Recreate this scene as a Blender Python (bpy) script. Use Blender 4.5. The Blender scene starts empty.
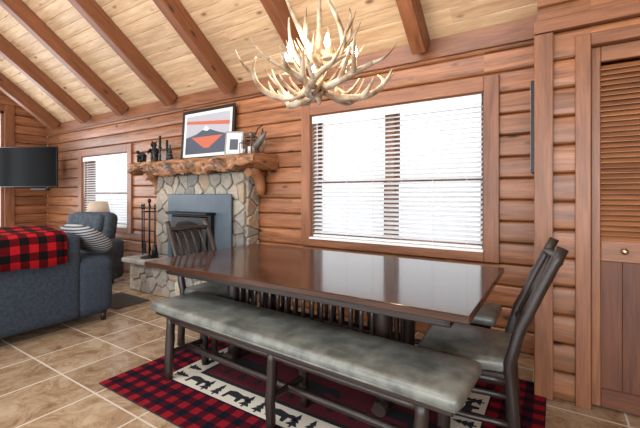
import bpy, bmesh, math, random
from mathutils import Vector, Matrix, noise
R = random.Random(7)
V = Vector
def lin(c):
    c/=255.0
    return c/12.92 if c<=0.04045 else ((c+0.055)/1.055)**2.4
def srgb(r,g,b): return (lin(r),lin(g),lin(b),1)

# ------------------------------------------------------------ materials
def newmat(name, col=(.8,.8,.8,1), rough=.6, metal=0, spec=None):
    m=bpy.data.materials.new(name); m.use_nodes=True
    b=m.node_tree.nodes['Principled BSDF']
    b.inputs['Base Color'].default_value=col
    b.inputs['Roughness'].default_value=rough
    b.inputs['Metallic'].default_value=metal
    if spec is not None: b.inputs['Specular IOR Level'].default_value=spec
    return m
def N(m,t,**kw):
    n=m.node_tree.nodes.new(t)
    for k,v in kw.items(): setattr(n,k,v)
    return n
def L(m,a,b): m.node_tree.links.new(a,b)
def math_(m,op,a,b=None,c=None):
    n=N(m,'ShaderNodeMath',operation=op)
    for i,x in enumerate((a,b,c)):
        if x is None: continue
        if hasattr(x,'links'): L(m,x,n.inputs[i])
        else: n.inputs[i].default_value=x
    return n.outputs[0]
def mixc(m,f,a,b,blend='MIX'):
    n=N(m,'ShaderNodeMix',data_type='RGBA',blend_type=blend)
    for i,x in ((0,f),(6,a),(7,b)):
        if hasattr(x,'links'): L(m,x,n.inputs[i])
        else: n.inputs[i].default_value=x
    return n.outputs[2]
def ramp(m,f,stops):
    n=N(m,'ShaderNodeValToRGB')
    e=n.color_ramp.elements
    e[0].position=stops[0][0]; e[0].color=stops[0][1]
    e[1].position=stops[-1][0]; e[1].color=stops[-1][1]
    for p,c in stops[1:-1]:
        x=e.new(p); x.color=c
    L(m,f,n.inputs[0]); return n.outputs[0]
def bump(m,h,s=.3,d=.01):
    n=N(m,'ShaderNodeBump'); n.inputs['Strength'].default_value=s; n.inputs['Distance'].default_value=d
    L(m,h,n.inputs['Height']); L(m,n.outputs[0],m.node_tree.nodes['Principled BSDF'].inputs['Normal'])
def uvr(m):
    uv=N(m,'ShaderNodeUVMap'); s=N(m,'ShaderNodeSeparateXYZ'); L(m,uv.outputs[0],s.inputs[0])
    a=N(m,'ShaderNodeAttribute',attribute_name='rnd')
    return s.outputs[0],s.outputs[1],a.outputs['Fac']
def vec(m,x,y,z):
    c=N(m,'ShaderNodeCombineXYZ')
    for i,q in enumerate((x,y,z)):
        if hasattr(q,'links'): L(m,q,c.inputs[i])
        else: c.inputs[i].default_value=q
    return c.outputs[0]
def noise_t(m,v,scale=1,detail=4,rough=.55,dist=0):
    n=N(m,'ShaderNodeTexNoise'); n.inputs['Scale'].default_value=scale; n.inputs['Detail'].default_value=detail
    n.inputs['Roughness'].default_value=rough; n.inputs['Distortion'].default_value=dist
    L(m,v,n.inputs['Vector']); return n.outputs[0]
def wood(name,dark,light,rough=.45,knots=True,var=.35,su=1.6,sv=16,bs=.15,knotcol=None,lo=.33,hi=.62):
    m=newmat(name,rough=rough); b=m.node_tree.nodes['Principled BSDF']
    u,v,r=uvr(m)
    z=math_(m,'MULTIPLY',r,37.0)
    n1=noise_t(m,vec(m,math_(m,'MULTIPLY',u,su),math_(m,'MULTIPLY',v,sv),z),1,5,.6,.8)
    n2=noise_t(m,vec(m,math_(m,'MULTIPLY',u,su*3),math_(m,'MULTIPLY',v,sv*7),z),1,3,.6,.2)
    f=math_(m,'ADD',math_(m,'MULTIPLY',n1,.62),math_(m,'MULTIPLY',n2,.38))
    c=ramp(m,f,[(lo,dark),(hi,light)])
    if knots:
        vo=N(m,'ShaderNodeTexVoronoi'); vo.inputs['Scale'].default_value=1
        L(m,vec(m,math_(m,'MULTIPLY',u,2.6),math_(m,'MULTIPLY',v,6),z),vo.inputs['Vector'])
        k=N(m,'ShaderNodeMapRange',interpolation_type='SMOOTHSTEP')
        k.inputs['From Min'].default_value=.05; k.inputs['From Max'].default_value=.17
        k.inputs['To Min'].default_value=.9; k.inputs['To Max'].default_value=0
        L(m,vo.outputs['Distance'],k.inputs['Value'])
        kc=knotcol or tuple(x*.35 for x in dark[:3])+(1,)
        c=mixc(m,k.outputs[0],c,kc)
    val=math_(m,'MULTIPLY_ADD',r,var*2,1-var)
    h=N(m,'ShaderNodeHueSaturation'); L(m,val,h.inputs['Value']); L(m,c,h.inputs['Color'])
    L(m,h.outputs[0],b.inputs['Base Color'])
    if bs: bump(m,f,bs,.004)
    return m
def mottled(name,a,b_,scale=8,rough=.6,bs=.2,detail=5,lo=.35,hi=.65):
    m=newmat(name,rough=rough)
    t=N(m,'ShaderNodeTexCoord')
    n=noise_t(m,t.outputs['Object'],scale,detail,.6)
    L(m,ramp(m,n,[(lo,a),(hi,b_)]),m.node_tree.nodes['Principled BSDF'].inputs['Base Color'])
    if bs: bump(m,n,bs,.004)
    return m
def plaid(name,red,blk,size,mid=None):
    m=newmat(name,rough=.95,spec=.1); u,v,r=uvr(m)
    def par(x): return math_(m,'GREATER_THAN',math_(m,'FRACT',math_(m,'DIVIDE',x,size*2)),.5)
    a,b=par(u),par(v)
    s=math_(m,'MULTIPLY',math_(m,'ADD',a,b),.5)
    mid=mid or tuple((red[i]+blk[i])*.32 for i in range(3))+(1,)
    c=ramp(m,s,[(0,red),(.5,mid),(1,blk)])
    t=N(m,'ShaderNodeTexCoord'); n=noise_t(m,t.outputs['Object'],180,2)
    c=mixc(m,.35,c,ramp(m,n,[(.3,(.25,.25,.25,1)),(.7,(1,1,1,1))]),'MULTIPLY')
    L(m,c,m.node_tree.nodes['Principled BSDF'].inputs['Base Color']); bump(m,n,.4,.003)
    return m

M={}
M['wall']=wood('pine_wall_boards',srgb(92,54,33),srgb(170,113,75),.36,var=.18,sv=20,bs=.2)
M['ceil']=wood('pine_ceiling_boards',srgb(176,140,104),srgb(222,192,155),.5,var=.09,knotcol=srgb(116,76,48))
M['beam']=wood('stained_beam',srgb(98,57,35),srgb(144,90,58),.45,var=.08)
M['trim']=wood('stained_trim',srgb(104,62,40),srgb(154,101,67),.4,knots=False,var=.1)
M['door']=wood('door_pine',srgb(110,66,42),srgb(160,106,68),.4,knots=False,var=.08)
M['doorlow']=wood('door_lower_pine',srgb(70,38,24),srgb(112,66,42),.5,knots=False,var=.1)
M['table']=wood('table_walnut',srgb(34,21,16),srgb(80,51,37),.13,knots=False,var=.0,su=1.0,sv=12,bs=.02)
M['hick']=wood('dark_hickory',srgb(20,15,14),srgb(54,42,38),.38,var=.12,sv=25,bs=.5)
M['winw']=wood('window_sash_wood',srgb(104,72,54),srgb(140,100,78),.5,knots=False)
M['mantel']=wood('mantel_log',srgb(58,35,24),srgb(184,130,86),.5,var=.1,su=4.5,sv=12,bs=1,lo=.39,hi=.6)
M['corbel']=wood('corbel_log',srgb(110,68,42),srgb(170,116,76),.5,var=.1)
M['leather']=mottled('grey_leather',srgb(84,88,84),srgb(130,133,125),9,.33,.25)
M['denim']=mottled('blue_upholstery',srgb(44,54,68),srgb(58,70,86),40,.9,.2)
M['chairfab']=mottled('recliner_upholstery',srgb(52,62,72),srgb(78,90,102),20,.8,.2)
m=newmat('blind_white',srgb(240,241,242),.5); M['white']=m
m=newmat('blind_slat_white',srgb(238,239,240),.5)
b=m.node_tree.nodes['Principled BSDF']; tr=N(m,'ShaderNodeBsdfTranslucent'); tr.inputs[0].default_value=(.9,.92,.95,1)
mx=N(m,'ShaderNodeMixShader'); mx.inputs[0].default_value=.4; L(m,b.outputs[0],mx.inputs[1]); L(m,tr.outputs[0],mx.inputs[2])
L(m,mx.outputs[0],m.node_tree.nodes['Material Output'].inputs[0]); M['slat']=m
M['black']=newmat('black_iron',srgb(20,20,22),.45,.3)
M['tv']=newmat('tv_screen',srgb(8,9,11),.2,spec=.08)
M['plastic']=newmat('black_plastic',srgb(18,18,20),.4)
M['steelpanel']=mottled('fireplace_panel_paint',srgb(72,85,96),srgb(84,97,108),3,.4,0)
M['stovegl']=newmat('stove_glass',srgb(22,26,30),.1)
M['mortar']=mottled('mortar',srgb(140,134,124),srgb(168,162,150),30,.95,.4)
M['slab']=mottled('hearth_slab',srgb(142,142,138),srgb(176,174,168),10,.7,.3)
M['shade']=newmat('lampshade_linen',srgb(200,182,160),.9)
M['cream']=mottled('rug_cream',srgb(206,200,184),srgb(228,222,206),200,.95,.4)
M['maroon']=mottled('rug_maroon',srgb(84,14,30),srgb(108,20,40),60,.95,.4)
M['navy']=newmat('rug_dark_yarn',srgb(26,28,36),.95)
M['rugplaid']=plaid('rug_plaid',srgb(142,26,38),srgb(20,22,36),.055,srgb(70,16,32))
M['blanket']=plaid('buffalo_plaid',srgb(180,28,38),srgb(20,18,20),.065,srgb(88,14,20))
M['brass']=newmat('knob_brass',srgb(190,175,140),.3,1)
M['snow']=mottled('snow',srgb(228,232,238),srgb(242,245,248),.6,.9,0)
M['paper']=newmat('picture_mat_board',srgb(226,224,218),.6)
M['mount']=newmat('picture_sunset',srgb(186,98,72),.6)
M['skyart']=newmat('picture_sky',srgb(170,170,178),.6)
M['lake']=newmat('picture_lake',srgb(70,76,92),.6)
M['frame']=newmat('dark_picture_frame',srgb(30,26,26),.4)
M['green']=newmat('candle_green',srgb(34,48,42),.5)
M['glass']=newmat('bottle_glass',srgb(96,92,84),.15)
M['pewter']=newmat('pewter_metal',srgb(110,108,104),.35,.8)
M['matt']=mottled('doormat_fiber',srgb(52,52,54),srgb(78,76,74),60,.95,.4)
# stone
m=newmat('fieldstone',rough=.85); u,v,r=uvr(m)
t=N(m,'ShaderNodeTexCoord'); n=noise_t(m,t.outputs['Object'],16,7,.7)
c=ramp(m,r,[(0,srgb(150,146,138)),(.2,srgb(192,180,162)),(.4,srgb(168,162,152)),(.6,srgb(204,192,172)),(.8,srgb(138,138,136)),(1,srgb(190,166,138))])
c=mixc(m,.6,c,ramp(m,n,[(.3,(.4,.38,.36,1)),(.7,(1,1,1,1))]),'MULTIPLY')
L(m,c,m.node_tree.nodes['Principled BSDF'].inputs['Base Color']); bump(m,n,.9,.03); M['stone']=m
# antler
m=newmat('antler_bone',rough=.4); u,v,r=uvr(m)
t=N(m,'ShaderNodeTexCoord'); n=noise_t(m,t.outputs['Object'],9,5,.6)
c=ramp(m,n,[(.3,srgb(104,76,54)),(.46,srgb(170,144,114)),(.68,srgb(222,212,194))])
L(m,c,m.node_tree.nodes['Principled BSDF'].inputs['Base Color']); bump(m,n,.3,.004); M['antler']=m
# striped pillow
m=newmat('striped_fabric',rough=.9); u,v,r=uvr(m)
s=math_(m,'GREATER_THAN',math_(m,'FRACT',math_(m,'MULTIPLY',v,28.0)),.5)
L(m,mixc(m,s,srgb(60,70,86),srgb(168,170,170)),m.node_tree.nodes['Principled BSDF'].inputs['Base Color']); M['stripe']=m
# bulb
m=newmat('bulb_glow'); b=m.node_tree.nodes['Principled BSDF']
b.inputs['Emission Color'].default_value=(1,.84,.6,1); b.inputs['Emission Strength'].default_value=70; M['bulb']=m
# tile
m=newmat('floor_tile',rough=.3); b=m.node_tree.nodes['Principled BSDF']
t=N(m,'ShaderNodeTexCoord')
mp=N(m,'ShaderNodeMapping'); mp.inputs['Location'].default_value=(.13,.2,0); L(m,t.outputs['Object'],mp.inputs[0])
br=N(m,'ShaderNodeTexBrick'); br.offset=0; br.inputs['Scale'].default_value=1
br.inputs['Brick Width'].default_value=.46; br.inputs['Row Height'].default_value=.46
br.inputs['Mortar Size'].default_value=.006; br.inputs['Mortar Smooth'].default_value=.1; br.inputs['Bias'].default_value=0
br.inputs['Color1'].default_value=srgb(190,172,148); br.inputs['Color2'].default_value=srgb(170,150,126); br.inputs['Mortar'].default_value=srgb(196,186,172)
L(m,mp.outputs[0],br.inputs['Vector'])
n=noise_t(m,t.outputs['Object'],6,9,.78,.9)
mo=ramp(m,n,[(.34,srgb(168,146,124)),(.48,srgb(224,212,198)),(.6,srgb(255,254,252))])
c1=mixc(m,.95,br.outputs[0],mo,'MULTIPLY')
c=mixc(m,br.outputs['Fac'],c1,srgb(204,198,186))
L(m,c,b.inputs['Base Color'])
L(m,math_(m,'MULTIPLY_ADD',br.outputs['Fac'],.5,.27),b.inputs['Roughness'])
inv=math_(m,'SUBTRACT',1.0,br.outputs['Fac']); bump(m,inv,.5,.003); M['tile']=m

# ------------------------------------------------------------ mesh builder
class MB:
    def __init__(s,name):
        s.name=name; s.bm=bmesh.new(); s.uv=s.bm.loops.layers.uv.new('UVMap'); s.rn=s.bm.faces.layers.float.new('rnd'); s.mats=[]
    def mi(s,mat):
        mat=M[mat] if isinstance(mat,str) else mat
        if mat not in s.mats: s.mats.append(mat)
        return s.mats.index(mat)
    def face(s,pts,mat,uvs=None,rnd=.5,smooth=False,verts=None):
        vs=verts or [s.bm.verts.new(p) for p in pts]
        try: f=s.bm.faces.new(vs)
        except ValueError: return None
        f.material_index=s.mi(mat); f[s.rn]=rnd; f.smooth=smooth
        if uvs:
            for l,q in zip(f.loops,uvs): l[s.uv].uv=q
        return f
    def box(s,c,size,mat,bev=.004,rot=None,seg=1,smooth=False,rnd=None,grain=None,warp=None):
        rnd=R.random() if rnd is None else rnd; off=R.random()*20
        t=bmesh.new(); bmesh.ops.create_cube(t,size=1)
        for v in t.verts: v.co=V((v.co[i]*size[i] for i in range(3)))
        bev=min(bev,min(size)*.49)
        if bev>0: bmesh.ops.bevel(t,geom=t.edges[:],offset=bev,segments=seg,affect='EDGES',profile=.5)
        t.normal_update()
        ax=grain if grain is not None else max(range(3),key=lambda i:size[i])
        o=[i for i in range(3) if i!=ax]
        rot=rot or Matrix.Identity(3); c=V(c); mp={}
        for v in t.verts:
            p=v.co.copy()
            if warp: p=warp(p)
            mp[v]=s.bm.verts.new(rot@p+c)
        for f in t.faces:
            n=f.normal; d=max(range(3),key=lambda i:abs(n[i]))
            if d==ax: a,b=o
            else: a=ax; b=[i for i in o if i!=d][0]
            s.face(None,mat,[(v.co[a]+off,v.co[b]+off+ (size[b] if d!=ax else 0)) for v in f.verts],rnd,smooth,[mp[v] for v in f.verts])
        t.free()
    def b2(s,x0,x1,y0,y1,z0,z1,mat,**k): s.box(((x0+x1)/2,(y0+y1)/2,(z0+z1)/2),(abs(x1-x0),abs(y1-y0),abs(z1-z0)),mat,**k)
    def tube(s,pts,rad,mat,n=10,wob=0,rnd=None,smooth=True):
        pts=[V(p) for p in pts]; rnd=R.random() if rnd is None else rnd; off=R.random()*20
        if not hasattr(rad,'__len__'): rad=[rad]*len(pts)
        T=[]
        for i in range(len(pts)):
            a=pts[max(0,i-1)]; b=pts[min(len(pts)-1,i+1)]; T.append((b-a).normalized())
        up=V((0,0,1)) if abs(T[0].z)<.9 else V((1,0,0))
        x=T[0].cross(up).normalized(); rings=[]; ln=0; ls=[]
        for i,p in enumerate(pts):
            if i: ln+=(p-pts[i-1]).length
            ls.append(ln)
            x=(x-T[i]*x.dot(T[i])).normalized(); y=T[i].cross(x)
            ring=[]
            for k in range(n):
                a=2*math.pi*k/n; r=rad[i]
                if wob: r*=1+wob*noise.noise(V((math.cos(a)*1.3+off,math.sin(a)*1.3,ln*9)))
                ring.append(s.bm.verts.new(p+x*math.cos(a)*r+y*math.sin(a)*r))
            rings.append(ring)
        rr=max(rad)
        for i in range(len(pts)-1):
            for k in range(n):
                k2=(k+1)%n
                a0=2*math.pi*k/n*rr; a1=2*math.pi*(k+1)/n*rr
                s.face(None,mat,[(ls[i]+off,a0),(ls[i]+off,a1),(ls[i+1]+off,a1),(ls[i+1]+off,a0)],rnd,smooth,[rings[i][k],rings[i][k2],rings[i+1][k2],rings[i+1][k]])
        s.face(None,mat,[(0,0)]*n,rnd,False,list(reversed(rings[0])))
        s.face(None,mat,[(0,0)]*n,rnd,False,rings[-1])
    def log(s,a,b,r,mat='hick',r2=None,n=9,wob=.28,seg=8):
        a=V(a); b=V(b); r2=r2 or r
        pts=[a.lerp(b,i/seg)+V((R.uniform(-1,1),R.uniform(-1,1),0))*r*.1*(0<i<seg) for i in range(seg+1)]
        s.tube(pts,[r+(r2-r)*i/seg for i in range(seg+1)],mat,n,wob)
    def ell(s,c,sz,mat,su=20,sv=12,p=1,rot=None,rnd=.5,nz=0):
        rot=rot or Matrix.Identity(3); c=V(c)
        def sg(x): return math.copysign(abs(x)**p,x)
        rows=[]
        for j in range(sv+1):
            ph=-math.pi/2+math.pi*j/sv; row=[]
            for i in range(su):
                th=2*math.pi*i/su
                q=V((sg(math.cos(ph))*sg(math.cos(th))*sz[0],sg(math.cos(ph))*sg(math.sin(th))*sz[1],sg(math.sin(ph))*sz[2]))
                if nz: q*=1+nz*noise.noise(q*6+c)
                row.append((q,s.bm.verts.new(rot@q+c)))
            rows.append(row)
        for j in range(sv):
            for i in range(su):
                q=[rows[j][i],rows[j][(i+1)%su],rows[j+1][(i+1)%su],rows[j+1][i]]
                s.face(None,mat,[(a[0].x,a[0].z+a[0].y) for a in q],rnd,True,[a[1] for a in q])
    def lathe(s,prof,c,mat,n=20,smooth=True):
        c=V(c); rings=[[s.bm.verts.new(c+V((r*math.cos(2*math.pi*k/n),r*math.sin(2*math.pi*k/n),z))) for k in range(n)] for r,z in prof]
        for i in range(len(prof)-1):
            for k in range(n):
                s.face(None,mat,[(0,0)]*4,.5,smooth,[rings[i][k],rings[i][(k+1)%n],rings[i+1][(k+1)%n],rings[i+1][k]])
        s.face(None,mat,None,.5,False,rings[-1]); s.face(None,mat,None,.5,False,list(reversed(rings[0])))
    def prism(s,poly,O,U,W,Nn,d,mat,inset=.0,rnd=None,rise=0,tilt=(0,0)):
        rnd=R.random() if rnd is None else rnd; O=V(O)
        cx=sum(p[0] for p in poly)/len(poly); cy=sum(p[1] for p in poly)/len(poly)
        def P(p,h): return O+U*p[0]+W*p[1]+Nn*(h+((p[0]-cx)*tilt[0]+(p[1]-cy)*tilt[1] if h>0 else 0))
        base=[s.bm.verts.new(P(p,0)) for p in poly]; k=len(poly)
        if inset>0:
            mid=[s.bm.verts.new(P(p,d*.72)) for p in poly]
            ins=[]
            for p in poly:
                dx,dy=cx-p[0],cy-p[1]; l=math.hypot(dx,dy) or 1
                q=min(inset,l*.4); ins.append((p[0]+dx/l*q,p[1]+dy/l*q))
            top=[s.bm.verts.new(P(p,d)) for p in ins]
            cen=s.bm.verts.new(P((cx,cy),d+rise))
            lev=[base,mid,top]
        else: 
            top=[s.bm.verts.new(P(p,d)) for p in poly]; lev=[base,top]; cen=None
        for a,b in zip(lev,lev[1:]):
            for i in range(k): s.face(None,mat,[(0,0)]*4,rnd,False,[a[i],a[(i+1)%k],b[(i+1)%k],b[i]])
        if cen:
            for i in range(k): s.face(None,mat,[(0,0)]*3,rnd,False,[top[i],top[(i+1)%k],cen])
        else: s.face(None,mat,[tuple(p) for p in poly],rnd,False,top)
    def done(s,loc=(0,0,0),rz=0,recalc=True):
        if recalc: bmesh.ops.recalc_face_normals(s.bm,faces=s.bm.faces[:])
        me=bpy.data.meshes.new(s.name); s.bm.to_mesh(me); s.bm.free()
        for m in s.mats: me.materials.append(m)
        o=bpy.data.objects.new(s.name,me); bpy.context.scene.collection.objects.link(o)
        o.location=loc; o.rotation_euler=(0,0,rz); return o
def planks(mb,O,U,W,Nn,ul,w0,w1,bw,mat,dep=.021,clip=None):
    O=V(O);U=V(U);W=V(W);Nn=V(Nn)
    k=math.floor(w0/bw+1e-6)
    while k*bw<w1-1e-5:
        g0=k*bw; a=max(w0,g0); b=min(w1,g0+bw); k+=1
        if dep>.01:
            ts=[0,.045,.1,.3,.7,.9,.955,1]; hs=[-.5,.6,.88,1,1,.88,.6,-.5]
            prof=[(g0+t*bw,dep*h) for t,h in zip(ts,hs)]
            cl_=[]
            for p,q in zip(prof,prof[1:]):
                if q[0]<=a+1e-6 or p[0]>=b-1e-6: continue
                def at(x): 
                    f=(x-p[0])/(q[0]-p[0]); return (x,p[1]+(q[1]-p[1])*f)
                s_=at(max(a,p[0])); e_=at(min(b,q[0]))
                if not cl_: cl_.append(s_)
                cl_.append(e_)
            prof=cl_
        else:
            e=.006
            prof=[(a,0),(a+e,dep*.75),(a+(b-a)*.3,dep),(a+(b-a)*.7,dep),(b-e,dep*.75),(b,0)]
        s0,s1=(0,ul) if not clip else clip(a)
        if s1-s0<.01: continue
        cuts=[s0]; x=s0-R.uniform(0,2.5)
        while True:
            x+=R.uniform(2.2,4.2)
            if x>=s1-.3: break
            if x>s0+.3: cuts.append(x)
        cuts.append(s1)
        for c0,c1 in zip(cuts,cuts[1:]):
            r=R.random(); off=R.random()*30
            vs=[(mb.bm.verts.new(O+U*c0+W*p+Nn*h),mb.bm.verts.new(O+U*c1+W*p+Nn*h)) for p,h in prof]
            for i in range(len(prof)-1):
                p,p2=prof[i][0],prof[i+1][0]
                mb.face(None,mat,[(c0+off,p),(c1+off,p),(c1+off,p2),(c0+off,p2)],r,False,[vs[i][0],vs[i][1],vs[i+1][1],vs[i+1][0]])
X_=V((1,0,0));Y_=V((0,1,0));Z_=V((0,0,1))

# ------------------------------------------------------------ room
YW=3.3; YC=2.68; XL=-8.7; XC=-.08; XR=3.2; YB=-4.2; EZ=2.6; TA=.77; RY=-.3
th=math.atan(TA)
def cz(y): return EZ+TA*(YW-y)
w1=dict(x0=-2.22,x1=-.50,z0=.785,z1=2.09)
w2=dict(x0=-7.2,x1=-5.72,z0=.72,z1=1.92)
mb=MB('wall_back')
BW=.172
ET=EZ+.08
def backpl(xa,xb,za,zb): planks(mb,(xa,YW,0),X_,Z_,-Y_,xb-xa,za,zb,BW,'wall')
backpl(XL,w2['x0'],0,ET); backpl(w2['x0'],w2['x1'],0,w2['z0']); backpl(w2['x0'],w2['x1'],w2['z1'],ET)
backpl(w2['x1'],w1['x0'],0,ET); backpl(w1['x0'],w1['x1'],0,w1['z0']); backpl(w1['x0'],w1['x1'],w1['z1'],ET)
backpl(w1['x1'],XC,0,ET)
mb.done(recalc=False)
DX0=.17; DX1=1.75; DZ=2.11
mb=MB('wall_closet')
def cl(xa,xb,za,zb): planks(mb,(xa,YC,0),X_,Z_,-Y_,xb-xa,za,zb,BW,'wall')
cl(XC-.02,DX0,0,cz(YC)+.06); cl(DX0,DX1,DZ,cz(YC)+.06); cl(DX1,XR,0,cz(YC)+.06)
planks(mb,(XC,YC,0),Y_,Z_,-X_,YW-YC,0,EZ,BW,'wall')
planks(mb,(XC,YC,0),Y_,Z_,-X_,YW-YC,EZ,cz(YC)+.06,BW,'wall',clip=lambda z:(0,max(0,min(YW-YC,(cz(YC)+.08-z)/TA))))
mb.b2(XC+.02,XR,YC+.58,YC+.61,0,2.6,'trim',bev=0)
mb.b2(XC+.02,XR,YC+.06,YC+.58,DZ+.1,DZ+.12,'trim',bev=0)
mb.done(recalc=False)
gw=dict(y0=-1.2,y1=2.6,z0=.5,z1=2.8)
mb=MB('wall_left')
def lf(ya,yb,za,zb,clip=None): planks(mb,(XL,ya,0),Y_,Z_,X_,yb-ya,za,zb,BW,'wall',clip=clip)
lf(gw['y1'],YW,0,EZ); lf(YB,gw['y0'],0,EZ); lf(gw['y0'],gw['y1'],0,gw['z0'])
def gclip(lo,hi,base):
    def f(z):
        a=max(lo,2*RY-YW+(z-EZ)/TA); b=min(hi,YW-(z-EZ)/TA); return (a-base,b-base)
    return f
lf(gw['y1'],YW,EZ,gw['z1'],gclip(gw['y1'],YW,gw['y1'])); lf(YB,gw['y0'],EZ,gw['z1'],gclip(YB,gw['y0'],YB))
lf(YB,YW,gw['z1'],5.35,gclip(YB,YW,YB))
mb.done(recalc=False)
mb=MB('wall_right'); planks(mb,(XR,YB,0),Y_,Z_,-X_,YC-YB,0,3.08,BW,'wall')
planks(mb,(XR,YB,0),Y_,Z_,-X_,YC-YB,3.08,5.35,BW,'wall',clip=gclip(YB,YC,YB)); mb.done(recalc=False)
mb=MB('floor'); mb.b2(XL-.1,XR+.1,YB,YW+.15,-.1,0,'tile',bev=0); mb.done()
D=V((0,-math.cos(th),math.sin(th))); Nn=V((0,-math.sin(th),-math.cos(th)))
SL=(YW-RY)/math.cos(th)
mb=MB('ceiling')
planks(mb,(XL-.1,YW,EZ),X_,D,Nn,XR-XL+.2,-.27,SL,.135,'ceil',dep=.008)
D2=V((0,math.cos(th),math.sin(th))); N2=V((0,math.sin(th),-math.cos(th)))
planks(mb,(XL-.1,2*RY-YW,EZ),X_,D2,N2,XR-XL+.2,0,SL,.135,'ceil',dep=.008)
mb.done(recalc=False)
RM=Matrix((X_,D,Nn)).transposed(); RM2=Matrix((X_,D2,N2)).transposed()
for x in [-8.05,-6.89,-5.72,-4.51,-3.35,-2.17,-1.0,.18,1.36,2.54]:
    mb=MB('ceiling_beam')
    st=.04 if x<XC else .04+(YW-YC)/math.cos(th)
    ln=SL-st-.02
    mb.box(V((x,YW,EZ))+D*(st+ln/2)+Nn*.105,(.125,ln,.2),'beam',rot=RM,bev=.008)
    ln=SL-.1
    mb.box(V((x,2*RY-YW,EZ))+D2*(.05+ln/2)+N2*.105,(.125,ln,.2),'beam',rot=RM2,bev=.008)
    mb.done()
mb=MB('ridge_beam'); mb.b2(XL,XR,RY-.09,RY+.09,cz(RY)-.42,cz(RY)-.1,'beam',bev=.01); mb.done()
mb=MB('trim_1'); mb.b2(XL+.035,XC-.035,YW-.05,YW-.016,EZ-.16,EZ+.01,'trim'); mb.done()
mb=MB('trim_2')
mb.b2(XC-.035,XC+.065,YC-.05,YC-.014,0,2.23,'trim')
mb.b2(XC-.035,XR-.035,YC-.058,YC-.014,2.232,2.31,'trim')
mb.done()
mb=MB('trim_3')
mb.b2(DX0-.075,DX0,YC-.05,YC+.1,0,DZ+.07,'trim'); mb.b2(DX1,DX1+.075,YC-.05,YC+.1,0,DZ+.07,'trim')
mb.b2(DX0,DX1,YC-.05,YC+.1,DZ,DZ+.07,'trim'); mb.done()
mb=MB('door_1')
nl=4; lw=(DX1-DX0)/nl
for i in range(nl):
    a=DX0+i*lw+.003; b=a+lw-.006; y0,y1=YC+.005,YC+.04
    st=.045
    mb.b2(a,a+st,y0,y1,.012,DZ-.002,'door'); mb.b2(b-st,b,y0,y1,.012,DZ-.002,'door')
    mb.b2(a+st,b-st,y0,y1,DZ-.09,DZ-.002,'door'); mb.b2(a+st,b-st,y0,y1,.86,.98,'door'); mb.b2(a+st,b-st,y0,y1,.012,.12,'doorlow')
    z=.995
    while z<DZ-.1:
        mb.box(((a+b)/2,YC+.0225,z),(b-a-2*st,.042,.007),'door',bev=.002,rot=Matrix.Rotation(math.radians(48),3,'X')); z+=.03
    n=3; pw=(b-a-2*st)/n
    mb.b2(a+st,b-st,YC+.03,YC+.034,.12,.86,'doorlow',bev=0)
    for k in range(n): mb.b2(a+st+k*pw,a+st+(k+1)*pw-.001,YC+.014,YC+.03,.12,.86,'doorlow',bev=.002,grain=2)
for kx in (DX0+.155,DX1-.155):
    mb.lathe([(.008,0),(.008,.02)],(kx,YC,.925),'brass',10)
    mb.ell((kx,YC-.015,.925),(.018,.016,.018),'brass',12,8)
mb.done()

def window(name,w,mull):
    x0,x1,z0,z1=w['x0'],w['x1'],w['z0'],w['z1']; t=.115
    mb=MB(name)
    yf=YW-.05
    mb.b2(x0-t,x0,yf,YW-.014,z0-.09,z1+.125,'trim'); mb.b2(x1,x1+t,yf,YW-.014,z0-.09,z1+.125,'trim')
    mb.b2(x0,x1,yf,YW-.014,z1,z1+.125,'trim'); mb.b2(x0,x1,yf,YW-.014,z0-.09,z0-.012,'trim')
    mb.b2(x0+.001,x1-.001,yf-.015,YW+.14,z0-.012,z0+.008,'white',bev=.002)
    mb.b2(x0-.01,x0+.012,YW-.014,YW+.2,z0,z1,'winw'); mb.b2(x1-.012,x1+.01,YW-.014,YW+.2,z0,z1,'winw'); mb.b2(x0,x1,YW-.014,YW+.2,z1-.012,z1+.01,'winw')
    mb.b2(x0,x1,YW+.09,YW+.2,z0-.04,z0+.01,'winw')
    for i,a in enumerate(mull): mb.b2(a-.04,a+.04,YW+.08,YW+.17,z0+.008,z1-.012,'winw')
    ed=[(x0+.012 if i==0 else mull[i-1]+.04, x1-.012 if i==len(mull) else mull[i]-.04) for i in range(len(mull)+1)]
    zm=(z0+z1)/2-.05
    for a,b in ed:
        for (za,zb,y) in ((z0+.01,zm+.02,YW+.095),(zm-.02,z1-.012,YW+.13)):
            mb.b2(a,a+.035,y,y+.033,za,zb,'winw',bev=.003); mb.b2(b-.035,b,y,y+.033,za,zb,'winw',bev=.003)
            mb.b2(a+.035,b-.035,y,y+.033,za,za+.04,'winw',bev=.003); mb.b2(a+.035,b-.035,y,y+.033,zb-.035,zb,'winw',bev=.003)
    mb.done()
    mb=MB('window_blind')
    x0+=.018;x1-=.018
    mb.b2(x0,x1,YW-.03,YW-.012,z1-.09,z1-.014,'white',bev=.003); mb.b2(x0,x1,YW-.01,YW+.045,z1-.06,z1-.02,'white',bev=.003)
    z=z0+.06
    while z<z1-.09:
        mb.box(((x0+x1)/2,YW+.02,z),(x1-x0,.048,.003),'slat',bev=0,rot=Matrix.Rotation(math.radians(26),3,'X')); z+=.042
    mb.b2(x0,x1,YW-.005,YW+.045,z0+.012,z0+.03,'white',bev=.003)
    n=6 if mull else 4
    for i in range(n):
        x=x0+.12+(x1-x0-.24)*i/(n-1)
        mb.b2(x-.0015,x+.0015,YW-.006,YW-.004,z0+.03,z1-.06,'white',bev=0); 
    mb.tube([(x0+.07,YW-.035,z1-.08),(x0+.07,YW-.035,z1-.75)],.004,'white',6)
    mb.done()
window('window_1',w1,[(w1['x0']+w1['x1'])/2])
window('window_2',w2,[])
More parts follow.
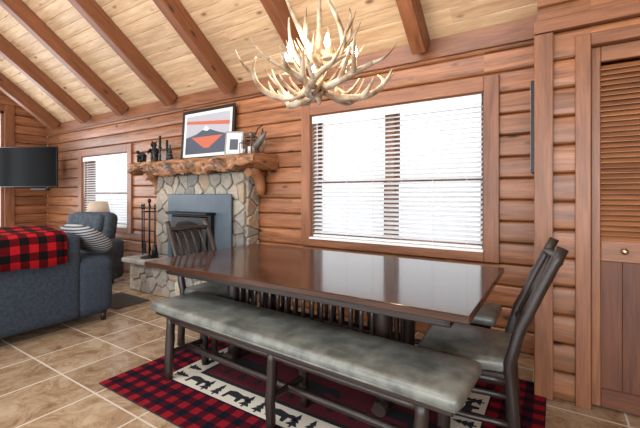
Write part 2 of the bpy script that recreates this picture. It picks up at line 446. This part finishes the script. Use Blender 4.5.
mb=MB('window_3'); y0,y1,z0,z1=gw['y0'],gw['y1'],gw['z0'],gw['z1']
mb.b2(XL+.014,XL+.05,y1,y1+.15,z0-.12,z1+.12,'trim'); mb.b2(XL+.014,XL+.05,y0-.15,y0,z0-.12,z1+.12,'trim')
mb.b2(XL+.014,XL+.05,y0,y1,z1,z1+.12,'trim'); mb.b2(XL+.014,XL+.05,y0,y1,z0-.12,z0,'trim')
for k in range(4):
    y=y0+(y1-y0)*k/3; mb.b2(XL-.1,XL+.01,y-.05,y+.05,z0,z1,'winw')
mb.b2(XL-.1,XL+.01,y0,y1,z0-.02,z0+.05,'winw'); mb.b2(XL-.1,XL+.01,y0,y1,z1-.05,z1+.02,'winw'); mb.done()

# ------------------------------------------------------------ stones
def voronoi(w,h,n,seed,asp=1.35):
    r=random.Random(seed); nx=max(1,round(math.sqrt(n*w/h/asp))); ny=max(1,round(n/nx)); P=[]
    for j in range(ny):
        for i in range(nx):
            P.append(((i+.5+.5*(j%2)-.25+r.uniform(-.4,.4))*w/nx,(j+.5+r.uniform(-.42,.42))*h/ny))
    out=[]
    for p in P:
        poly=[(0,0),(w,0),(w,h),(0,h)]
        for q in P:
            if q is p: continue
            mx,my=(p[0]+q[0])/2,(p[1]+q[1])/2; nx_,ny_=q[0]-p[0],q[1]-p[1]
            f=lambda a:(a[0]-mx)*nx_+(a[1]-my)*ny_
            new=[]
            for a,b in zip(poly,poly[1:]+poly[:1]):
                fa,fb=f(a),f(b)
                if fa<=0: new.append(a)
                if fa*fb<0:
                    t=fa/(fa-fb); new.append((a[0]+(b[0]-a[0])*t,a[1]+(b[1]-a[1])*t))
            poly=new
            if len(poly)<3: break
        if len(poly)>=3: out.append(poly)
    return out
def stones(mb,O,U,W,Nr,w,h,n,seed):
    for poly in voronoi(w,h,n,seed):
        cx=sum(p[0] for p in poly)/len(poly); cy=sum(p[1] for p in poly)/len(poly)
        q=[]
        for a,b in zip(poly,poly[1:]+poly[:1]):
            q.append((a[0]*.87+b[0]*.13,a[1]*.87+b[1]*.13))
            jx=R.uniform(-.006,.006); q.append(((a[0]+b[0])/2+jx,(a[1]+b[1])/2+R.uniform(-.006,.006)))
            q.append((a[0]*.13+b[0]*.87,a[1]*.13+b[1]*.87))
        q=[(cx+(p[0]-cx)*.93,cy+(p[1]-cy)*.91) for p in q]
        mb.prism(q,O,V(U),V(W),V(Nr),R.uniform(.018,.04),'stone',inset=.009,rise=R.uniform(-.002,.006),tilt=(R.uniform(-.06,.06),R.uniform(-.06,.06)))
FY=3.08; FX0=-4.64; FX1=-2.98; HZ=.42; HX0=-4.72; HX1=-2.9
YK=YW-.023
mb=MB('stone_hearth')
mb.b2(HX0,HX1,2.74,YK,0,HZ-.06,'mortar',bev=.01)
stones(mb,(HX0,2.74,0),(1,0,0),(0,0,1),(0,-1,0),HX1-HX0,HZ-.06,26,9)
stones(mb,(HX0,2.74,0),(0,1,0),(0,0,1),(-1,0,0),.53,HZ-.06,8,10)
stones(mb,(HX1,2.74,0),(0,1,0),(0,0,1),(1,0,0),.53,HZ-.06,8,11)
mb.b2(HX0-.08,HX1+.08,2.65,FY-.052,HZ-.06,HZ,'slab',bev=.012)
mb.b2(HX0-.08,HX1+.08,FY-.052,YK,HZ-.06,HZ-.001,'slab',bev=.012)
mb.done()
mb=MB('stone_fireplace')
mb.b2(FX0,FX1,FY,YK,HZ+.001,1.51,'mortar',bev=.01)
stones(mb,(FX0,FY,HZ),(1,0,0),(0,0,1),(0,-1,0),FX1-FX0,1.08,66,3)
stones(mb,(FX1,FY-.0,HZ),(0,1,0),(0,0,1),(1,0,0),.195,1.08,10,5)
stones(mb,(FX0,FY,HZ),(0,1,0),(0,0,1),(-1,0,0),.195,1.08,10,6)
mb.done()
mb=MB('fireplace_insert')
mb.b2(-4.31,-3.14,FY-.085,FY-.055,HZ+.001,1.25,'steelpanel',bev=.008)
mb.b2(-4.12,-3.4,FY-.17,FY-.085,HZ+.001,1.02,'black',bev=.02)
mb.b2(-4.08,-3.44,FY-.2,FY-.165,HZ+.06,.98,'plastic',bev=.012)
mb.prism([(0,0),(.5,0),(.5,.3),(.42,.38),(.25,.41),(.08,.38),(0,.3)],(-4.01,FY-.2,HZ+.1),X_,Z_,-Y_,.008,'stovegl')
mb.b2(-4.14,-3.38,FY-.24,FY-.085,1.0,1.03,'black',bev=.008)
mb.done()
# mantel
mb=MB('log_mantel')
xa,xb=-5.0,-2.66; n=80; k=22; rings=[]
for i in range(n+1):
    x=xa+(xb-xa)*i/n; ring=[]
    for j in range(k):
        a=2*math.pi*j/k; c,s_=math.cos(a),math.sin(a)
        y=3.075+math.copysign(abs(c)**.45,c)*.195; z=1.605+math.copysign(abs(s_)**.5,s_)*.085
        if y<3.05:
            y+=.09*noise.noise(V((x*3.0,j*.35,1)))+.05*noise.noise(V((x*9,j*.8,2)))-.012
            if z<1.62: z+=.1*noise.noise(V((x*2.4,3,j*.2)))+.035*noise.noise(V((x*11,3,j*.6)))-.008
        ring.append(mb.bm.verts.new((x+ (0.03*noise.noise(V((j*.8,i,0))) if i in(0,n) else 0),min(y,3.265),min(max(z,1.512 if y>3.0 else 0),1.69))))
    rings.append(ring)
for i in range(n):
    for j in range(k):
        j2=(j+1)%k; x=i*.04
        mb.face(None,'mantel',[(x,j*.04),(x,j*.04+.04),(x+.04,j*.04+.04),(x+.04,j*.04)],.5,True,[rings[i][j],rings[i][j2],rings[i+1][j2],rings[i+1][j]])
mb.face(None,'corbel',[(v.co.y,v.co.z) for v in rings[0]],.5,False,rings[0]); mb.face(None,'corbel',[(v.co.y,v.co.z) for v in rings[-1]],.5,False,rings[-1])
for x in (-4.8,-2.86):
    mb.tube([(x,3.19,1.24),(x,3.19,1.32),(x,3.17,1.42),(x,3.12,1.48),(x,3.04,1.56)],[.055,.062,.065,.065,.065],'corbel',12,.2)
    mb.tube([(x,3.25,1.49),(x,2.98,1.49)],[.045,.05],'corbel',12,.1)
mb.done()
MZ=1.692
mb=MB('framed_picture')
pw,ph=.99,.67
fw=.04
mb.b2(-pw/2,pw/2,-.02,0,0,fw,'frame'); mb.b2(-pw/2,pw/2,-.02,0,ph-fw,ph,'frame'); mb.b2(-pw/2,-pw/2+fw,-.02,0,fw,ph-fw,'frame'); mb.b2(pw/2-fw,pw/2,-.02,0,fw,ph-fw,'frame')
mb.b2(-pw/2+.025,pw/2-.025,-.008,0,.025,ph-.025,'paper',bev=0)
a,b=-.41,.41
mb.b2(a,b,-.0095,-.008,.3,.59,'skyart',bev=0); mb.b2(a,b,-.0095,-.008,.08,.3,'lake',bev=0)
mb.prism([(a,.0),(-.2,.04),(-.08,.09),(-.02,.14),(.05,.09),(.22,.04),(b,0)],(0,-.0096,.3),X_,Z_,-Y_,.0006,'lake')
mb.prism([(-.08,.09),(-.02,.14),(.05,.09),(0,.07)],(0,-.0103,.3),X_,Z_,-Y_,.0006,'paper')
mb.prism([(-.3,.0),(.3,.0),(.05,-.15),(-.04,-.15)],(0,-.0103,.3),X_,Z_,-Y_,.0006,'mount')
mb.prism([(a,.19),(b,.12),(b,.17),(a,.23)],(0,-.0103,.3),X_,Z_,-Y_,.0006,'mount')
o=mb.done((-3.78,3.18,MZ)); o.rotation_euler=(math.radians(-4),0,0)
mb=MB('framed_picture')
pw,ph=.22,.3
mb.b2(-pw/2,pw/2,-.015,0,0,ph,'pewter'); mb.b2(-pw/2+.025,pw/2-.025,-.018,-.014,.025,ph-.025,'paper',bev=0); mb.b2(-.05,.05,-.0195,-.018,.07,.2,'lake',bev=0)
o=mb.done((-3.16,3.06,MZ),.15); o.rotation_euler=(math.radians(-12),0,math.radians(28))
mb=MB('framed_picture'); mb.b2(XC-.062,XC-.024,2.8,3.18,1.39,2.0,'frame',bev=.004); mb.b2(XC-.065,XC-.061,2.83,3.15,1.42,1.97,'skyart',bev=0); mb.done()
# ornaments
mb=MB('bear_figurine')
mb.ell((0,0,.13),(.055,.05,.1),'black',14,10); mb.ell((0,-.02,.255),(.042,.045,.042),'black',12,8); mb.ell((0,-.065,.245),(.018,.03,.017),'black',10,6)
for s_ in (-1,1):
    mb.ell((s_*.03,-.005,.297),(.013,.008,.014),'black',8,6); mb.tube([(s_*.03,0,.0),(s_*.03,0,.04),(s_*.028,0,.1)],[.03,.024,.03],'black',10)
    mb.tube([(s_*.045,-.01,.19),(s_*.07,-.04,.15),(s_*.05,-.075,.14)],[.022,.018,.015],'black',10)
mb.done((-4.82,3.14,MZ),.5)
mb=MB('cub_figurine')
mb.ell((0,0,.1),(.07,.035,.035),'black',14,10); mb.ell((.08,0,.14),(.03,.026,.026),'black',12,8); mb.ell((.108,0,.133),(.018,.012,.011),'black',8,6)
for sx in (-.045,.045):
    for sy in (-.02,.02): mb.tube([(sx,sy,0),(sx,sy,.1)],[.014,.02],'black',8)
mb.done((-4.84,2.96,MZ),-3.0)
for x,h in ((-4.66,.37),(-4.5,.3),(-4.58,.24)):
    mb=MB('candlestick')
    mb.lathe([(.045,0),(.045,.012),(.018,.03),(.012,.07),(.02,.09),(.012,.11),(.012,h*.5),(.03,h*.55),(.03,h*.57),(.018,h*.57),(.017,h),(.004,h)],(0,0,0),'green',16); mb.done((x,3.12 if h!=.24 else 2.98,MZ))
mb=MB('pine_tree_figurine')
for i in range(4): mb.lathe([(.05-.01*i,.03+i*.04),(.004,.1+i*.04)],(0,0,0),'green',12)
mb.lathe([(.03,0),(.03,.01),(.01,.012),(.01,.035)],(0,0,0),'black',10); mb.done((-4.35,3.06,MZ))
mb=MB('wine_bottle_holder')
mb.lathe([(.05,0),(.05,.012),(.008,.018)],(0,0,0),'black',16)
mb.tube([(0,0,.01),(-.03,0,.1),(.03,0,.2),(.05,0,.28)],.007,'black',8)
mb.tube([(-.06,0,.08),(-.02,0,.12),(.05,0,.19),(.07,0,.21),(.1,0,.24)],[.035,.038,.035,.015,.013],'glass',14)
mb.tube([(-.06,0,.05),(-.075,0,.2),(-.02,0,.29),(.05,0,.32)],.006,'black',8)
mb.tube([(.05,0,.02),(.08,0,.12),(.06,0,.25)],.006,'pewter',8)
mb.done((-2.78,3.08,MZ))
for x,yy,hh in ((-2.96,3.14,1.3),(-2.93,2.98,.75)):
    mb=MB('lantern')
    mb.b2(-.04,.04,-.04,.04,0,.015,'pewter'); mb.b2(-.04,.04,-.04,.04,.16,.175,'pewter')
    for sx in(-1,1):
        for sy in (-1,1): mb.b2(sx*.036-.004,sx*.036+.004,sy*.036-.004,sy*.036+.004,.015,.16,'pewter',bev=0)
    mb.lathe([(.03,.015),(.03,.08)],(0,0,0),'paper',12); mb.lathe([(.03,.175),(.012,.2),(.004,.21)],(0,0,0),'pewter',12); o=mb.done((x,yy,MZ)); o.scale=(hh,hh,hh)
mb=MB('fireplace_tool_set')
mb.lathe([(.11,0),(.11,.015),(.02,.03),(.012,.04)],(0,0,0),'black',20)
mb.tube([(0,0,.03),(0,0,.72)],.011,'black',8); mb.tube([(-.13,0,.6),(.13,0,.6)],.009,'black',8); mb.tube([(0,-.1,.6),(0,.1,.6)],.009,'black',8)
mb.ell((0,0,.74),(.024,.024,.03),'black',10,8)
for i,(x,y) in enumerate(((-.12,0),(.12,0),(0,-.1),(-.07,.05))):
    mb.tube([(x,y,.14),(x,y,.62)],.008,'black',8); mb.tube([(x,y,.62),(x+.018,y,.66),(x,y,.7),(x-.018,y,.66),(x,y,.62)],.007,'black',6)
    if i==0: mb.box((x,y,.12),(.09,.012,.14),'black')
    elif i==1: mb.tube([(x,y,.04),(x,y,.18)],[.045,.02],'black',10)
    elif i==2: mb.tube([(x,y,.14),(x,y,.07),(x+.02,y,.05)],.007,'black',6)
    else: mb.tube([(x,y,.14),(x+.02,y,.1),(x-.01,y,.05)],.008,'black',6)
mb.done((-4.47,2.84,HZ+.001))

# ------------------------------------------------------------ rug
rx0,rx1,ry0,ry1=-2.53,-.05,1.25,2.8
mb=MB('area_rug')
def rp(x0,x1,y0,y1,mat,z=.01):
    mb.face([(x0,y0,z),(x1,y0,z),(x1,y1,z),(x0,y1,z)],mat,[(x0-rx0,y0-ry0),(x1-rx0,y0-ry0),(x1-rx0,y1-ry0),(x0-rx0,y1-ry0)])
def ringr(i0,i1,mat):
    rp(rx0+i0,rx1-i0,ry0+i0,ry0+i1,mat); rp(rx0+i0,rx1-i0,ry1-i1,ry1-i0,mat); rp(rx0+i0,rx0+i1,ry0+i1,ry1-i1,mat); rp(rx1-i1,rx1-i0,ry0+i1,ry1-i1,mat)
B1,B2=.29,.45
ringr(0,B1,'rugplaid'); ringr(B1,B2,'cream'); ringr(B2,B2+.03,'navy'); rp(rx0+B2+.03,rx1-B2-.03,ry0+B2+.03,ry1-B2-.03,'maroon')
for a,b,c,d in ((rx0,ry0,rx1,ry0),(rx1,ry0,rx1,ry1),(rx1,ry1,rx0,ry1),(rx0,ry1,rx0,ry0)): mb.face([(a,b,0.001),(c,d,0.001),(c,d,.01),(a,b,.01)],'navy')
def flat(poly,x,y,rot,mat,sc=1,z=.0105):
    c,s_=math.cos(rot),math.sin(rot)
    mb.face([(x+(p[0]*c-p[1]*s_)*sc,y+(p[0]*s_+p[1]*c)*sc,z) for p in poly],mat,[(0,0)]*len(poly))
tree=[(-.006,-.055),(.006,-.055),(.006,-.04),(.035,-.04),(.012,-.012),(.026,-.012),(.008,.015),(.018,.015),(0,.058),(-.018,.015),(-.008,.015),(-.026,-.012),(-.012,-.012),(-.035,-.04),(-.006,-.04)]
bear=[(-.075,-.04),(-.055,-.04),(-.05,-.01),(.01,-.012),(.02,-.04),(.04,-.04),(.042,0),(.06,0),(.085,-.008),(.088,.006),(.065,.03),(.055,.03),(.03,.025),(-.03,.038),(-.07,.025)]
i=0; x=rx0+B2+.08
while x<rx1-B2-.05:
    for y,ro in ((ry0+(B1+B2)/2,0),(ry1-(B1+B2)/2,math.pi)): flat(tree if i%3 else bear,x,y,ro,'navy',1.15)
    i+=1; x+=.1 if i%3 else .15
y=ry0+B1+.08; i=1
while y<ry1-B1-.05:
    for xx,ro in ((rx0+(B1+B2)/2,-math.pi/2),(rx1-(B1+B2)/2,math.pi/2)): flat(tree if i%3 else bear,xx,y,ro,'navy',1.15)
    i+=1; y+=.11 if i%3 else .15
for x in (-1.9,-1.3,-.7): flat(bear,x,1.95,0,'navy',2.2)
for k in range(10):
    flat(tree,rx0+.6+k*.14,ry0+B2+.13,0,'navy',.9)
mb.done(recalc=False)
mb=MB('doormat'); mb.b2(-4.62,-4.0,2.15,2.55,0.001,.012,'matt',bev=.004); mb.done()

# ------------------------------------------------------------ table
Z0=.013
mb=MB('dining_table')
tx0,tx1,ty0,ty1=-2.52,-.29,1.56,2.72; tz=.76
mb.b2(tx0,tx1,ty0,ty1,tz-.036,tz,'table',bev=.006,seg=2,grain=0,rnd=.5)
mb.b2(tx0+.1,tx1-.1,ty0+.11,ty0+.14,tz-.1,tz-.036,'hick'); mb.b2(tx0+.1,tx1-.1,ty1-.14,ty1-.11,tz-.1,tz-.036,'hick')
mb.b2(tx0+.1,tx0+.13,ty0+.11,ty1-.11,tz-.1,tz-.036,'hick'); mb.b2(tx1-.13,tx1-.1,ty0+.11,ty1-.11,tz-.1,tz-.036,'hick')
yc=2.14
for x in (-2.0,-.82):
    mb.log((x,yc-.27,.065),(x,yc+.27,.065),.042); mb.log((x,yc-.27,.69),(x,yc+.27,.69),.036)
    for y in (yc-.2,yc+.2): mb.log((x,y,.06),(x,y,.7),.046)
    for k in range(3): mb.log((x,yc-.1+k*.1,.1),(x,yc-.1+k*.1,.69),.014)
for y in (yc-.2,yc+.2):
    mb.log((-2.0,y,.3),(-.82,y,.3),.028,seg=14); mb.log((-2.0,y,.62),(-.82,y,.62),.028,seg=14)
    n=17
    for k in range(1,n):
        x=-2.0+1.18*k/n; mb.log((x,y,.3),(x,y,.62),.013,n=7,seg=4)
mb.done()
def bench(loc,rz,ln=2.06,wd=.4,h=.5):
    mb=MB('dining_bench'); hx,hy=ln/2,wd/2
    mb.box((0,0,h-.032),(ln,wd,.064),'leather',bev=.026,seg=3,smooth=True)
    mb.tube([(hx*a,hy*b,h-.052) for a,b in ((-.985,-.97),(.985,-.97),(.985,.97),(-.985,.97),(-.985,-.97))],.006,'leather',6)
    mb.box((0,0,h-.076),(ln-.06,wd-.05,.025),'hick')
    xs=[-hx+.16,.06,hx-.16]
    for x in xs:
        for s_ in (-1,1): mb.log((x,s_*(hy-.06),h-.08),(x,s_*(hy-.045),.0),.029,r2=.027)
        mb.log((x,-hy+.05,.17),(x,hy-.05,.17),.018,seg=5)
        mb.log((x,-hy+.06,h-.11),(x,hy-.06,h-.11),.02,seg=5)
    for s_ in (-1,1): mb.log((xs[0],s_*(hy-.06),h-.11),(xs[2],s_*(hy-.06),h-.11),.019,seg=14)
    mb.log((xs[0],0,.17),(xs[2],0,.17),.02,seg=14)
    return mb.done(loc,rz)
bench((-1.31,1.625,Z0),math.radians(-3.2),wd=.38)
bench((-1.32,2.62,Z0),0,ln=2.02,wd=.36,h=.49)
def chair(loc,rz):
    mb=MB('dining_chair'); h=.47; w=.21
    mb.box((0,0,h-.035),(.46,.45,.07),'leather',bev=.03,seg=3,smooth=True,warp=lambda p:V((p.x*(1+.12*p.y/.22),p.y,p.z)))
    mb.box((0,0,h-.08),(.42,.42,.025),'hick')
    for s_ in (-1,1):
        mb.log((s_*w,.19,0),(s_*w,.19,h-.07),.024)
        pts=[(s_*.2,-.23,0),(s_*.2,-.215,.22),(s_*.2,-.2,.45),(s_*.2,-.245,.62),(s_*.2,-.32,.8),(s_*.2,-.41,1.0)]
        sub=[]
        for a,b in zip(pts,pts[1:]):
            for k in range(3): sub.append(V(a).lerp(V(b),k/3))
        sub.append(V(pts[-1])); mb.tube(sub,[.03-.007*i/15 for i in range(16)],'hick',10,.25)
        mb.log((s_*w,.19,.17),(s_*.2,-.22,.17),.016,seg=5); mb.log((s_*w,.19,.3),(s_*.2,-.21,.3),.016,seg=5)
        mb.log((s_*w,.19,.37),(s_*.2,-.2,.37),.019,seg=5)
    mb.log((-w,.19,.24),(w,.19,.24),.016,seg=5); mb.log((-.2,-.215,.24),(.2,-.215,.24),.016,seg=5); mb.log((-w,.19,.37),(w,.19,.37),.019,seg=5)
    def rail(z,y,r):
        mb.tube([(x*.2,y-.03*(1-x*x),z) for x in (-1,-.66,-.33,0,.33,.66,1)],r,'hick',9,.2)
    rail(.93,-.378,.022); rail(.58,-.235,.018)
    for x in (-.6,-.2,.2,.6):
        b=-.03*(1-x*x); mb.tube([(x*.2,-.235+b,.58),(x*.2,-.3+b,.76),(x*.2,-.378+b,.93)],.012,'hick',8,.2)
    return mb.done(loc,rz)
chair((-.40,2.085,Z0),math.radians(95))
chair((-2.37,2.13,Z0),math.radians(-90))

# ------------------------------------------------------------ sofa
SX=.08
mb=MB('sofa')
mb.b2(-4.75+SX,-3.86+SX,-.3,1.97,.07,.4,'denim',bev=.03,seg=3,smooth=True)
mb.b2(-4.1+SX,-3.8+SX,-.32,1.7,.08,.88,'denim',bev=.07,seg=4,smooth=True)
mb.b2(-4.72+SX,-3.8+SX,1.64,2.0,.08,.64,'denim',bev=.09,seg=4,smooth=True)
mb.b2(-4.72+SX,-3.8+SX,-.55,-.26,.08,.64,'denim',bev=.08,seg=4,smooth=True)
for k in range(3):
    a=-.26+k*.64; mb.b2(-4.8+SX,-4.15+SX,a+.005,a+.635,.38,.52,'denim',bev=.05,seg=3,smooth=True); mb.b2(-4.3+SX,-4.05+SX,a+.005,a+.635,.5,.91,'denim',bev=.09,seg=4,smooth=True)
for x in (-4.68+SX,-3.88+SX):
    for y in (-.48,1.92): mb.lathe([(.022,0),(.03,.09)],(x,y,0),'hick',10)
mb.done()
mb=MB('plaid_blanket')
path=[(-4.335,.74),(-4.335,.91),(-4.29,.935),(-4.2,.94),(-4.1,.925),(-3.95,.905),(-3.84,.9),(-3.79,.87),(-3.78,.8),(-3.775,.72),(-3.77,.63)]
rows=[]; ny=26
acc=[0]
for a,b in zip(path,path[1:]): acc.append(acc[-1]+math.hypot(a[0]-b[0],a[1]-b[1]))
for i in range(ny+1):
    y=.1+1.45*i/ny; row=[]
    for j,(x,z) in enumerate(path):
        q=noise.noise(V((y*5,j*.3,0)))
        row.append(mb.bm.verts.new((x+SX+.012*abs(q)*(1 if j>5 else 0),y,z+.012*q+(.02*noise.noise(V((y*4,7,0))) if j==len(path)-1 else 0))))
    rows.append(row)
for i in range(ny):
    for j in range(len(path)-1):
        a,b=i*1.45/ny,(i+1)*1.45/ny
        mb.face(None,'blanket',[(acc[j],a),(acc[j+1],a),(acc[j+1],b),(acc[j],b)],.5,True,[rows[i][j],rows[i][j+1],rows[i+1][j+1],rows[i+1][j]])
o=mb.done(); so=o.modifiers.new('thick','SOLIDIFY'); so.thickness=.012; so.offset=1
mb=MB('throw_pillow'); mb.ell((0,0,0),(.23,.085,.21),'stripe',28,16,.65); o=mb.done((-3.98,1.84,.80)); o.rotation_euler=(math.radians(55),0,math.radians(12))
mb=MB('armchair')
mb.b2(-.4,.4,-.36,.38,.06,.4,'chairfab',bev=.05,seg=3,smooth=True)
mb.b2(-.28,.28,-.42,.25,.36,.5,'chairfab',bev=.05,seg=3,smooth=True)
mb.box((0,.3,.68),(.7,.24,.62),'chairfab',bev=.09,seg=4,smooth=True,rot=Matrix.Rotation(math.radians(-10),3,'X'))
mb.box((0,.2,.84),(.58,.14,.26),'chairfab',bev=.06,seg=3,smooth=True,rot=Matrix.Rotation(math.radians(-10),3,'X'))
for s_ in (-1,1): mb.b2(s_*.42-.1,s_*.42+.1,-.4,.36,.06,.62,'chairfab',bev=.07,seg=4,smooth=True)
for x in(-.34,.34):
    for y in (-.3,.3): mb.lathe([(.02,0),(.025,.07)],(x,y,0),'hick',8)
mb.done((-5.56,2.42,0),math.radians(20))
mb=MB('end_table'); mb.b2(-.2,.2,-.17,.17,.5,.53,'table'); mb.b2(-.18,.18,-.15,.15,.15,.17,'table')
for x in(-.17,.17):
    for y in(-.14,.14): mb.b2(x-.018,x+.018,y-.018,y+.018,0,.5,'table')
mb.done((-6.22,3.06,0))
mb=MB('table_lamp'); mb.lathe([(.07,0),(.07,.015),(.03,.03),(.055,.12),(.04,.24),(.012,.27),(.01,.42)],(0,0,0),'black',18)
mb.lathe([(.17,.38),(.13,.6),(.125,.6),(.165,.385)],(0,0,0),'shade',28); mb.done((-6.2,3.06,.531))
mb=MB('television')
a=V((-7.45,2.98,0)); b=V((-8.52,2.44,0)); c=(a+b)/2; ln=(a-b).length; ang=math.atan2(a.y-b.y,a.x-b.x)
mb.b2(-ln/2,ln/2,-.02,.025,-.36,.36,'plastic',bev=.008); mb.b2(-ln/2+.012,ln/2-.012,-.022,-.019,-.345,.348,'tv',bev=0)
mb.b2(-.25,.25,.025,.05,-.2,.2,'plastic'); mb.tube([(0,.05,0),(.15,.18,0),(.02,.36,0)],.02,'black',8); mb.b2(-.06,.1,.35,.38,-.15,.15,'black')
mb.b2(.1,.4,-.03,.06,-.42,-.38,'plastic')
mb.done((c.x,c.y,1.735),ang)

# ------------------------------------------------------------ chandelier
R=random.Random(21)
mb=MB('antler_chandelier')
def bez(P,n=14):
    out=[]
    for i in range(n+1):
        t=i/n; k=len(P)-1; p=V((0,0,0))
        for j,q in enumerate(P): p+=V(q)*(math.comb(k,j)*t**j*(1-t)**(k-j))
        out.append(p)
    return out
def tine(p,d,up,l,r):
    d=V(d).normalized(); e=p+d*l*.55+V(up)*l*.1; f=p+d*l*.85+V(up)*l*.6
    pts=bez([p,e,f],8); mb.tube(pts,[r*(1-.8*(i/8)**1.3) for i in range(9)],'antler',8,.1)
def antler(az,r0,z0,R1,z1,sc,twist,ntine=4,thick=.021):
    c,s_=math.cos(az),math.sin(az)
    rad=V((c,s_,0)); tan=V((-s_,c,0))
    P=[rad*r0+V((0,0,z0)), rad*(R1*.4)+tan*twist*.9+V((0,0,z0-.12*sc)), rad*(R1*.95)+tan*twist*1.3+V((0,0,z0-.08*sc)), rad*(R1*1.2)+tan*twist*.3+V((0,0,(z0+z1)/2)), rad*R1*1.0+tan*twist*-.6+V((0,0,z1))]
    pts=bez(P,18); n=len(pts)
    rr=[thick*(1.2-.3*i/n) if i<n*.5 else thick*(1.05-.88*(i/n-.5)*2*.95) for i in range(n)]
    rr=[max(.005,q) for q in rr]
    mb.tube(pts,rr,'antler',10,.15)
    sg=1 if twist>0 else -1
    for k in range(ntine):
        i=int(n*(.2+.18*k)); p=pts[min(i,n-2)]
        side=tan*sg*R.uniform(.2,.9)*(1 if k%3 else -1)
        tine(p,rad*R.uniform(.3,.9)+side+Z_*R.uniform(.1,.5),Z_,R.uniform(.12,.2)*sc,rr[i]*.85)
for k in range(8): antler(2*math.pi*k/8+R.uniform(-.15,.15),.03,-.08+R.uniform(-.04,.03),R.uniform(.35,.45),R.uniform(-.04,.14),1,R.choice((-1,1))*R.uniform(.08,.2),4)
for k in range(6): antler(2*math.pi*k/6+.4+R.uniform(-.2,.2),.03,.12+R.uniform(-.04,.04),R.uniform(.16,.3),R.uniform(.34,.56),.9,R.choice((-1,1))*R.uniform(.06,.16),3,.019)
mb.tube([(0,0,-.2),(0,0,-.12),(0,0,.3),(0,0,.6)],[.012,.03,.02,.012],'antler',10)
for k in range(6):
    a=2*math.pi*k/6+.25; p=V((math.cos(a)*.25,math.sin(a)*.25,.02))
    mb.lathe([(.03,0),(.034,.012),(.014,.016),(.013,.075),(.004,.075)],p,'shade',14)
    mb.lathe([(.006,.075),(.016,.09),(.02,.108),(.013,.135),(.002,.165)],p,'bulb',12)
zc=2.07; ctop=cz(2.14)-zc-.03
z=.6
i=0
while z<ctop-.03:
    pts=[]
    for k in range(13):
        a=2*math.pi*k/12; q=V((.013*math.cos(a),0,.024*math.sin(a))) if i%2 else V((0,.013*math.cos(a),.024*math.sin(a)))
        pts.append(q+V((0,0,z+.02)))
    mb.tube(pts,.0035,'black',6); z+=.037; i+=1
mb.lathe([(.06,ctop-.02),(.06,ctop+.0),(.03,ctop+.02)],(0,0,0),'black',16)
mb.done((-1.38,2.14,zc))
for k in range(3):
    l=bpy.data.lights.new('chandelier_bulb_light','POINT'); l.energy=5; l.color=(1,.8,.55); l.shadow_soft_size=.05
    o=bpy.data.objects.new('chandelier_bulb_light',l); a=2*math.pi*k/3+.8; o.location=(-1.4+.3*math.cos(a),2.14+.3*math.sin(a),zc+.12); bpy.context.scene.collection.objects.link(o)

# ------------------------------------------------------------ exterior
mb=MB('snowy_ground'); mb.b2(-60,60,YW+.3,80,-.6,-.5,'snow',bev=0); mb.done()

# ------------------------------------------------------------ light
w=bpy.data.worlds.new('World'); bpy.context.scene.world=w; w.use_nodes=True
bg=w.node_tree.nodes['Background']; bg.inputs[0].default_value=(.93,.97,1,1); bg.inputs[1].default_value=1.7
def area(name,loc,target,sx,sy,e,col=(1,1,1)):
    l=bpy.data.lights.new(name,'AREA'); l.shape='RECTANGLE'; l.size=sx; l.size_y=sy; l.energy=e; l.color=col
    o=bpy.data.objects.new(name,l); o.location=loc; o.rotation_euler=(V(target)-V(loc)).to_track_quat('-Z','Y').to_euler(); bpy.context.scene.collection.objects.link(o)
area('overhead_fill',(-3.0,-.8,4.2),(-3.4,2.6,1.2),5,1.5,170,(.97,.98,1))  # added fill high under the roof, no fixture there
area('behind_camera_fill',(1.5,-3.8,1.8),(-2.5,3,1.6),3,2,160,(.92,.96,1))  # added fill from behind the camera, no window stands here
area('rear_opening_fill',(-3.2,-4.15,1.4),(-3.2,3,1.4),9,2.4,250,(.91,.96,1))  # added fill across the open rear side, boosts daylight; there is no door
area('gable_window_light',(-8.95,.7,1.65),(0,.7,1.65),3.6,2.2,110,(.9,.95,1))
# ------------------------------------------------------------ camera
cam=bpy.data.cameras.new('camera'); co=bpy.data.objects.new('camera',cam); bpy.context.scene.collection.objects.link(co)
cam.sensor_width=36; cam.lens=36*368/640; cam.shift_y=-20/640; cam.clip_start=.02
co.location=(0,0,1.25); co.rotation_euler=(math.radians(90),0,math.radians(32.7))
bpy.context.scene.camera=co
try:
    bpy.context.scene.view_settings.view_transform='Standard'
except Exception as e: print(e)
